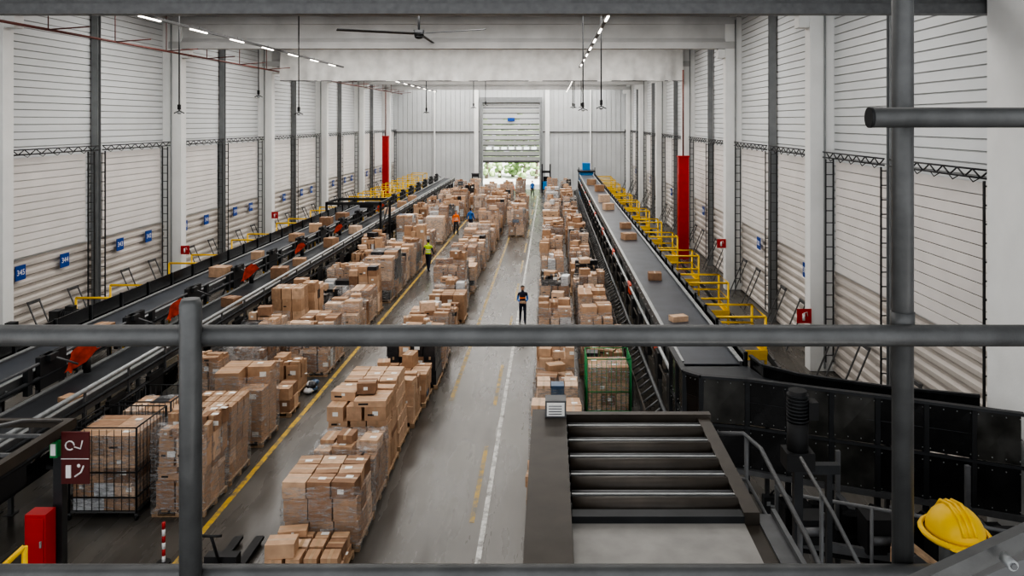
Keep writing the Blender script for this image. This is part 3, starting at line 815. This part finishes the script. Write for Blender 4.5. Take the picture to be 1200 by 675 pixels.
# ------------------------------------------------------------------ near left platform, signs, red box
b = MB(); b.beam((-7.85, 9.8, 3.05), (-7.85, 12.6, 3.05), .12, .16, 'brown'); b.beam((-9.8, 12.6, 3.05), (-7.8, 12.6, 3.05), .1, .12, 'brown')
b.beam((-9.8, 9.8, 3.05), (-9.8, 12.6, 3.05), .08, .12, 'brown')
b.box(-7.9, -7.76, 12.2, 12.34, .001, 3.0, 'dsteel'); b.box(-9.8, -9.68, 12.5, 12.62, .001, 3.0, 'dsteel')
for i in range(4): b.beam((-9.75, 10.1 + i * .7, 3.0), (-7.9, 10.1 + i * .7, 3.0), .05, .05, 'gsteel')
b.tube([(-7.85, 9.9, 3.9), (-7.85, 11.4, 3.55), (-7.85, 12.3, 3.2)], .03, 'gsteel')
b.box(-7.9, -7.8, 9.8, 9.9, .001, 3.0, 'dsteel'); b.build('crossover_platform')
b = MB(); b.box(-7.74, -7.30, 12.15, 12.18, 2.26, 3.08, 'maroon')
b.box(-7.74, -7.30, 12.14, 12.15, 2.655, 2.665, 'white')
b.tube([(-7.60 + .07 * math.cos(t * .6), 12.145, 2.87 + .07 * math.sin(t * .6)) for t in range(10)], .012, 'white', 5)
b.tube([(-7.53, 12.145, 2.85), (-7.43, 12.145, 2.82), (-7.40, 12.145, 2.95)], .012, 'white', 5)
b.box(-7.66, -7.58, 12.135, 12.15, 2.36, 2.56, 'white'); b.tube([(-7.52, 12.145, 2.38), (-7.42, 12.145, 2.45), (-7.38, 12.145, 2.55)], .015, 'white', 5)
b.ell((-7.46, 12.145, 2.55), (.03, .01, .03), 'white', 8, 5)
b.build('fire_hose_sign')
b = MB(); b.box(-7.88, -7.76, 12.08, 12.18, 2.7, 2.95, 'green'); b.box(-7.86, -7.78, 12.07, 12.08, 2.74, 2.92, 'white'); b.build('first_aid_sign')
b = MB(); b.box(-8.15, -7.82, 11.9, 12.15, 1.0, 1.9, 'red'); b.box(-8.12, -7.85, 11.885, 11.9, 1.05, 1.85, 'red'); b.box(-7.9, -7.87, 11.86, 11.89, 1.4, 1.5, 'lsteel')
b.box(-8.04, -7.94, 12.0, 12.1, .001, 1.0, 'red'); b.build('fire_hose_cabinet', bevel=.015)
b = MB(); b.tube([(-8.1, 10.2, 1.45), (-7.85, 10.8, 1.6), (-7.6, 11.1, 1.85)], .04, 'yellow'); b.tube([(-8.1, 10.2, 1.05), (-7.6, 11.1, 1.45)], .035, 'yellow')
b.tube([(-7.6, 11.1, 1.85), (-7.6, 11.1, .001)], .04, 'yellow'); b.tube([(-8.1, 10.2, 1.45), (-8.1, 10.2, .001)], .04, 'yellow'); b.build('yellow_guard_rail')
b = MB()
for i in range(6): b.tube([(-7.0, 13.9, i * .12 + .02), (-7.0, 13.9, i * .12 + .14)], .03, 'red' if i % 2 else 'white', 10)
b.tube([(-7, 13.9, .001), (-7, 13.9, .03)], .12, 'black_m', 12); b.build('striped_bollard')
b = MB()
for x in (-6.0, -5.6): b.box(x, x + .16, 13.5, 14.6, .07, .12, 'black_m'); b.tube([(x + .03, 14.5, .045), (x + .13, 14.5, .045)], .04, 'gsteel', 10)
b.box(-6.0, -5.44, 13.3, 13.5, .07, .45, 'black_m'); b.tube([(-5.85, 13.3, .1), (-5.6, 13.3, .1)], .1, 'black_m', 14)
b.tube([(-5.72, 13.3, .3), (-5.72, 12.95, 1.0)], .025, 'black_m'); b.tube([(-5.9, 12.93, 1.02), (-5.72, 12.95, 1.0), (-5.54, 12.93, 1.02)], .022, 'black_m')
b.build('hand_pallet_truck')

b = MB(); b.box(3.0, 4.4, 78.5, 80.5, .001, 2.9, 'teal'); b.box(3.2, 4.2, 78.4, 78.5, 1.2, 2.4, 'black'); b.box(3.3, 4.1, 79, 80, 2.9, 3.7, 'teal'); b.box(2.8, 4.6, 78.3, 80.7, 2.8, 2.95, 'dsteel')
for x in (2.85, 4.5): b.box(x, x + .08, 78.35, 78.43, .001, 3.3, 'dsteel')
b.build('labelling_machine', bevel=.04)
b = MB()
for x in (-1.0, -.1): b.box(x, x + .15, 86, 86.2, .001, 3.2, 'dsteel')
b.box(-1.0, .05, 86, 87.4, .3, 1.2, 'teal'); b.box(-1.0, .05, 86, 87.3, 2.2, 2.4, 'black_m'); b.box(-.9, -.1, 85.5, 86, .3, .4, 'dsteel')
for y in (86.2, 87.2):
    for x in (-1.0, -.05): b.tube([(x, y, .25), (x + .12, y, .25)], .25, 'black_m', 12)
b.box(-.8, -.2, 87, 87.4, 1.2, 1.7, 'black_m'); b.build('forklift')
b = MB(); b.box(-8.6, -7.8, 84, 84.6, .001, 2.2, 'dsteel'); b.box(-8.5, -7.9, 83.97, 84, 1.2, 1.9, 'lsteel'); b.box(-8.65, -7.75, 83.95, 84.65, 2.2, 2.3, 'gsteel'); b.build('control_cabinet', bevel=.02)

for (x, y, h) in ((-9, 108, 8), (-5.5, 112, 9), (-2, 107, 7), (1, 111, 9), (-12, 113, 9), (4, 109, 8), (-7.3, 110, 8), (-3.8, 109.5, 8)):
    b = MB(); b.tube([(x, y, -.05), (x + .2, y, 2), (x, y, h * .7)], [.25, .18, .08], 'bark', 8)
    for i in range(60):
        a = R.uniform(0, 6.3); rr = R.uniform(0, 2.3); q = R.uniform(.25, .5)
        b.ell((x + rr * math.cos(a), y + rr * math.sin(a), R.uniform(.4, h)), (q, q, q * .8), 'leaf', 8, 6, jit=.25)
    b.build('tree')

# ------------------------------------------------------------------ foreground railing + platform
b = MB(); r = .031
b.tube([(-3.2, 2.25, 7.372), (3.2, 2.25, 7.372)], r, 'rail', 20)
b.tube([(-3.2, 2.25, 6.672), (3.2, 2.25, 6.672)], r * .9, 'rail', 20)
b.tube([(-1.04, 2.22, 6.37), (-1.04, 2.22, 7.47), (-1.04, 2.22, 7.487)], [r, r, r * .8], 'rail', 20)
b.tube([(1.055, 2.3, 6.37), (1.055, 2.3, 9.6)], r, 'rail', 20)
b.tube([(1.055, 2.3, 7.36), (1.055, 2.3, 7.43)], r * 1.1, 'rail', 20)
for x in (-1.0, 1.1): b.box(x - .09, x + .01, 2.2, 2.35, 6.352, 6.37, 'rail')
for x in (-3.1, 3.1): b.tube([(x, 2.25, 6.36), (x, 2.25, 7.40)], r, 'rail', 16)
b.build('guard_railing')
b = MB(); b.tube([(.885, 2.12, 8.01), (2.6, 2.12, 8.01)], .028, 'rail', 20); b.tube([(.878, 2.12, 8.01), (.886, 2.12, 8.01)], .0285, 'black_m', 20)
b.tube([(2.5, 2.12, 8.01), (2.5, 2.12, 6.36)], .028, 'rail', 16); b.box(1.03, 1.08, 2.12, 2.268, 7.99, 8.03, 'rail'); b.build('gate_rail')
b = MB(); b.beam((.80, 1.9, 6.80), (1.6, 2.05, 7.05), .03, .045, 'rail'); b.beam((.9, 1.95, 6.75), (1.7, 2.1, 6.97), .03, .04, 'gsteel')
b.tube([(1.14, 1.93, 6.905), (1.14, 1.89, 6.905)], .013, 'lsteel', 12); b.tube([(1.14, 1.9, 6.905), (1.14, 1.885, 6.905)], .008, 'gsteel', 6)
b.tube([(1.5, 2.0, 6.36), (1.5, 2.05, 7.02)], .025, 'rail', 12); b.build('gate_lever')
b = MB(); x, y, z = 1.275, 2.42, 6.705
b.ell((x, y, z), (.085, .095, .085), 'yellow', 28, 16, zmin=0.0)
for q in range(2): b.tube([(x + (.095 + .004 * q) * math.cos(t * .2857), y + (.106 + .004 * q) * math.sin(t * .2857), z + .002 - q * .003) for t in range(23)], .007, 'yellow', 6)
b.ell((x, y - .10, z), (.07, .03, .006), 'yellow', 14, 6)
for dx in (-.018, 0, .018): b.tube([(x + dx, y - .09, z + .03), (x + dx, y - .055, z + .072), (x + dx, y, z + .087), (x + dx, y + .055, z + .074), (x + dx, y + .09, z + .03)], .006, 'yellow', 8)
b.tube([(x, y + .06, z), (x, y + .06, 6.472)], .02, 'rail', 8); b.build('hard_hat')
b = MB(); b.box(-3.3, 3.3, -2, 2.5, 6.28, 6.35, 'gsteel'); b.box(-3.3, 3.3, 2.46, 2.5, 6.35, 6.47, 'gsteel')
for x in (-3.2, 3.1):
    for y in (-1.9, 2.2): b.box(x, x + .12, y, y + .12, .001, 6.28, 'gsteel')
b.build('mezzanine_platform')

# ------------------------------------------------------------------ people
def person(loc, rz, H, top, legs, hairk='hair', vest=True, stride=.18, arm='walk', hair_long=False, sleeve=None, name='warehouse_worker'):
    s = stride
    J = {'pel': (0, 0, .95), 'spi': (0, .005, 1.12), 'che': (0, .01, 1.30), 'nkb': (0, .01, 1.46), 'nk': (0, -.005, 1.53),
         'h0': (0, -.02, 1.60), 'h1': (0, -.015, 1.68), 'h2': (0, -.01, 1.735)}
    Rr = {'pel': (.15, .11), 'spi': (.135, .10), 'che': (.165, .115), 'nkb': (.085, .07), 'nk': (.052, .052), 'h0': (.068, .078), 'h1': (.078, .092), 'h2': (.05, .06)}
    E = [('pel', 'spi', 'torso'), ('spi', 'che', 'torso'), ('che', 'nkb', 'torso'), ('nkb', 'nk', 'neck'), ('nk', 'h0', 'head'), ('h0', 'h1', 'head'), ('h1', 'h2', 'head')]
    for sg, nm in ((1, 'L'), (-1, 'R')):
        f = s * sg
        J['hip' + nm] = (.09 * sg, 0, .88); J['kn' + nm] = (.10 * sg, -f * .55 - .03, .50 + abs(f) * .02); J['an' + nm] = (.105 * sg, -f + (.06 if f < 0 else 0), .10 + (.05 if f < 0 else 0))
        J['toe' + nm] = (.12 * sg, -f - .15 + (.04 if f < 0 else 0), .045)
        Rr['hip' + nm] = (.095, .10); Rr['kn' + nm] = (.062, .065); Rr['an' + nm] = (.045, .05); Rr['toe' + nm] = (.042, .034)
        E += [('pel', 'hip' + nm, 'leg'), ('hip' + nm, 'kn' + nm, 'leg'), ('kn' + nm, 'an' + nm, 'leg'), ('an' + nm, 'toe' + nm, 'shoe')]
        J['sh' + nm] = (.175 * sg, .01, 1.41)
        if arm == 'walk': el, wr = (.23 * sg, .03 + f * .3, 1.13), (.235 * sg, -.07 + f * .7, .90)
        elif arm == 'hold': el, wr = (.23 * sg, .0, 1.13), (.13 * sg, -.24, 1.06)
        J['el' + nm] = el; J['wr' + nm] = wr
        Rr['sh' + nm] = (.062, .062); Rr['el' + nm] = (.043, .043); Rr['wr' + nm] = (.028, .03)
        E += [('che', 'sh' + nm, 'torso'), ('sh' + nm, 'el' + nm, 'arm'), ('el' + nm, 'wr' + nm, 'arm')]
    keys = list(J); me = bpy.data.meshes.new('bodycage')
    me.from_pydata([J[k] for k in keys], [(keys.index(a), keys.index(c)) for a, c, _ in E], [])
    o = bpy.data.objects.new('bodycage', me); scene.collection.objects.link(o)
    o.modifiers.new('skin', 'SKIN')
    for i, k in enumerate(keys):
        d = me.skin_vertices[0].data[i]; d.radius = Rr[k]; d.use_root = (k == 'pel')
    ss = o.modifiers.new('sub', 'SUBSURF'); ss.levels = 3; ss.render_levels = 3
    bpy.context.view_layer.update()
    bm = bpy.data.meshes.new_from_object(o.evaluated_get(bpy.context.evaluated_depsgraph_get()))
    bpy.data.objects.remove(o)
    b = MB()
    V = [v.co.copy() for v in bm.vertices]
    def segd(p, a, c):
        a = Vector(a); c = Vector(c); d = c - a; t = max(0, min(1, (p - a).dot(d) / d.dot(d))); return (p - (a + d * t)).length
    b.v = [tuple(v) for v in V]
    for f in bm.polygons:
        c = f.center; best = None; bd = 9
        for a, e, tag in E:
            d = segd(c, J[a], J[e]) - (Rr[a][0] + Rr[e][0]) / 2
            if d < bd: bd = d; best = tag
        if best == 'torso' and c.z < .97: k = legs
        elif best == 'torso': k = 'refl' if vest and (1.06 < c.z < 1.10 or 1.19 < c.z < 1.23) else top
        elif best == 'leg': k = legs if c.z > .07 else 'shoe'
        elif best == 'arm': k = (sleeve or top)
        elif best == 'shoe': k = 'shoe' if c.z < .12 else legs
        elif best == 'neck': k = 'skin' if c.z > 1.5 else top
        else: k = hairk if (c.z > 1.705 or (c.y > .015 and c.z > 1.57)) else 'skin'
        if arm == 'hold' and best == 'torso' and 1.17 < c.z < 1.24 and c.y < 0: k = 'hivizo'
        b.f.append(tuple(f.vertices)); b.m.append(b.mi(k)); b.sm.append(True)
    for sg in (1, -1):
        b.ell((.03 * sg, -.098, 1.665), (.011, .008, .007), 'white', 8, 5); b.ell((.03 * sg, -.105, 1.665), (.005, .004, .005), 'black_m', 6, 4)
        b.ell((.082 * sg, .0, 1.655), (.012, .022, .033), 'skin', 8, 6); b.ell((.03 * sg, -.1, 1.684), (.017, .006, .004), hairk, 6, 4)
    b.tube([(0, -.10, 1.672), (0, -.122, 1.638), (0, -.108, 1.632)], [.007, .013, .009], 'skin', 8)
    b.ell((0, -.1, 1.608), (.024, .008, .007), 'lips', 8, 5)
    b.ell((0, .012, 1.70), (.088, .098, .065), hairk, 14, 9)
    if hair_long: b.tube([(0, .07, 1.68), (0, .10, 1.58), (0, .11, 1.47)], [.07, .07, .035], hairk, 10)
    for sg, nm in ((1, 'L'), (-1, 'R')):
        w = Vector(J['wr' + nm]); e = Vector(J['el' + nm]); d = (w - e).normalized()
        side = Vector((0, -1, 0)) if arm == 'walk' else Vector((-sg * 1.0, 0, 0)); side = (side - d * side.dot(d)).normalized(); inn = d.cross(side).normalized()
        if inn.x * sg > 0: inn = -inn
        b.tube([w - d * .02, w + d * .03, w + d * .075, w + d * .09], [.026, .036, .038, .03], 'skin', 10)
        for fi, L in enumerate((.065, .078, .072, .055)):
            st = w + d * .08 + side * (.03 - fi * .02)
            b.tube([st, st + d * L * .5 + inn * .006, st + d * L * .8 + inn * .022, st + d * L * .95 + inn * .035], [.010, .009, .008, .006], 'skin', 6)
        st = w + d * .03 + side * .03
        b.tube([st, st + side * .025 + d * .025, st + side * .032 + d * .06 + inn * .01], [.012, .011, .007], 'skin', 6)
    if arm == 'hold':
        b.box(-.1, .1, -.36, -.31, 1.02, 1.12, cards[3]); b.box(-.13, .13, -.31, -.295, 1.0, 1.14, 'black_m')
    if vest: b.tube([(.06, -.06, 1.47), (0, -.10, 1.40), (-.06, -.06, 1.47)], .012, top, 6)
    S = H / 1.765; me2z = min(v[2] for v in b.v)
    b.v = [(v[0] * S, v[1] * S, (v[2] - me2z) * S) for v in b.v]
    ob = b.build(name, loc=(0, 0, 0)); ob.location = loc; ob.rotation_euler = (0, 0, rz)
    return ob
person((-6.5, 40.9, .002), math.pi * .93, 1.74, 'hiviz', 'navy', stride=.2, sleeve='navy')
person((-6.65, 54.1, .002), .3, 1.75, 'hivizo', 'greyc', stride=.15)
person((-5.75, 55.4, .002), math.pi * .85, 1.78, 'jblue', 'navy', stride=.22, vest=False)
person((-1.1, 30.4, .002), .1, 1.52, 'navy', 'navy', stride=.12, arm='hold', hair_long=True, sleeve='jblue', vest=False)
person((-3.9, 78.5, .002), 2.6, 1.75, 'hivizo', 'navy', stride=.15)
person((-1.9, 81.0, .002), .4, 1.75, 'jblue', 'greyc', stride=.1, vest=False)

# ------------------------------------------------------------------ lights
for y, e in ((7.5, 430), (19, 900), (31, 1200), (42.7, 1300), (54.6, 1400), (66.4, 1550), (78.3, 1650), (87, 1200)):
    ld = bpy.data.lights.new('roof_light', 'AREA'); ld.shape = 'RECTANGLE'; ld.size = 23; ld.size_y = 4.5 if y < 80 else 3
    ld.energy = e; ld.color = (1.0, .97, .93)
    lo = bpy.data.objects.new('roof_light', ld); lo.location = (-4.6, y, 12.9); scene.collection.objects.link(lo)
sd = bpy.data.lights.new('sun', 'SUN'); sd.energy = 9; sd.angle = .02; sd.color = (1, .97, .92)
so = bpy.data.objects.new('sun', sd); so.location = (0, 130, 40)
so.rotation_euler = Vector((-.5, .4, -.75)).to_track_quat('-Z', 'Y').to_euler(); scene.collection.objects.link(so)
w = bpy.data.worlds.new('sky'); scene.world = w; w.use_nodes = True
nt = w.node_tree; bg = nt.nodes['Background']; bg.inputs['Color'].default_value = (.95, .97, 1, 1); bg.inputs['Strength'].default_value = 1.2

# ------------------------------------------------------------------ camera
cd = bpy.data.cameras.new('camera'); cd.sensor_width = 36; cd.lens = 27
cd.shift_x = -45 / 1200; cd.shift_y = -(337.5 - 142) / 1200; cd.clip_start = .05; cd.clip_end = 500
co = bpy.data.objects.new('camera', cd); co.location = (0, 0, 8); co.rotation_euler = (math.pi / 2, 0, 0)
scene.collection.objects.link(co); scene.camera = co
try:
    scene.view_settings.look = 'AgX - High Contrast'
    scene.view_settings.exposure = .38
except Exception: pass
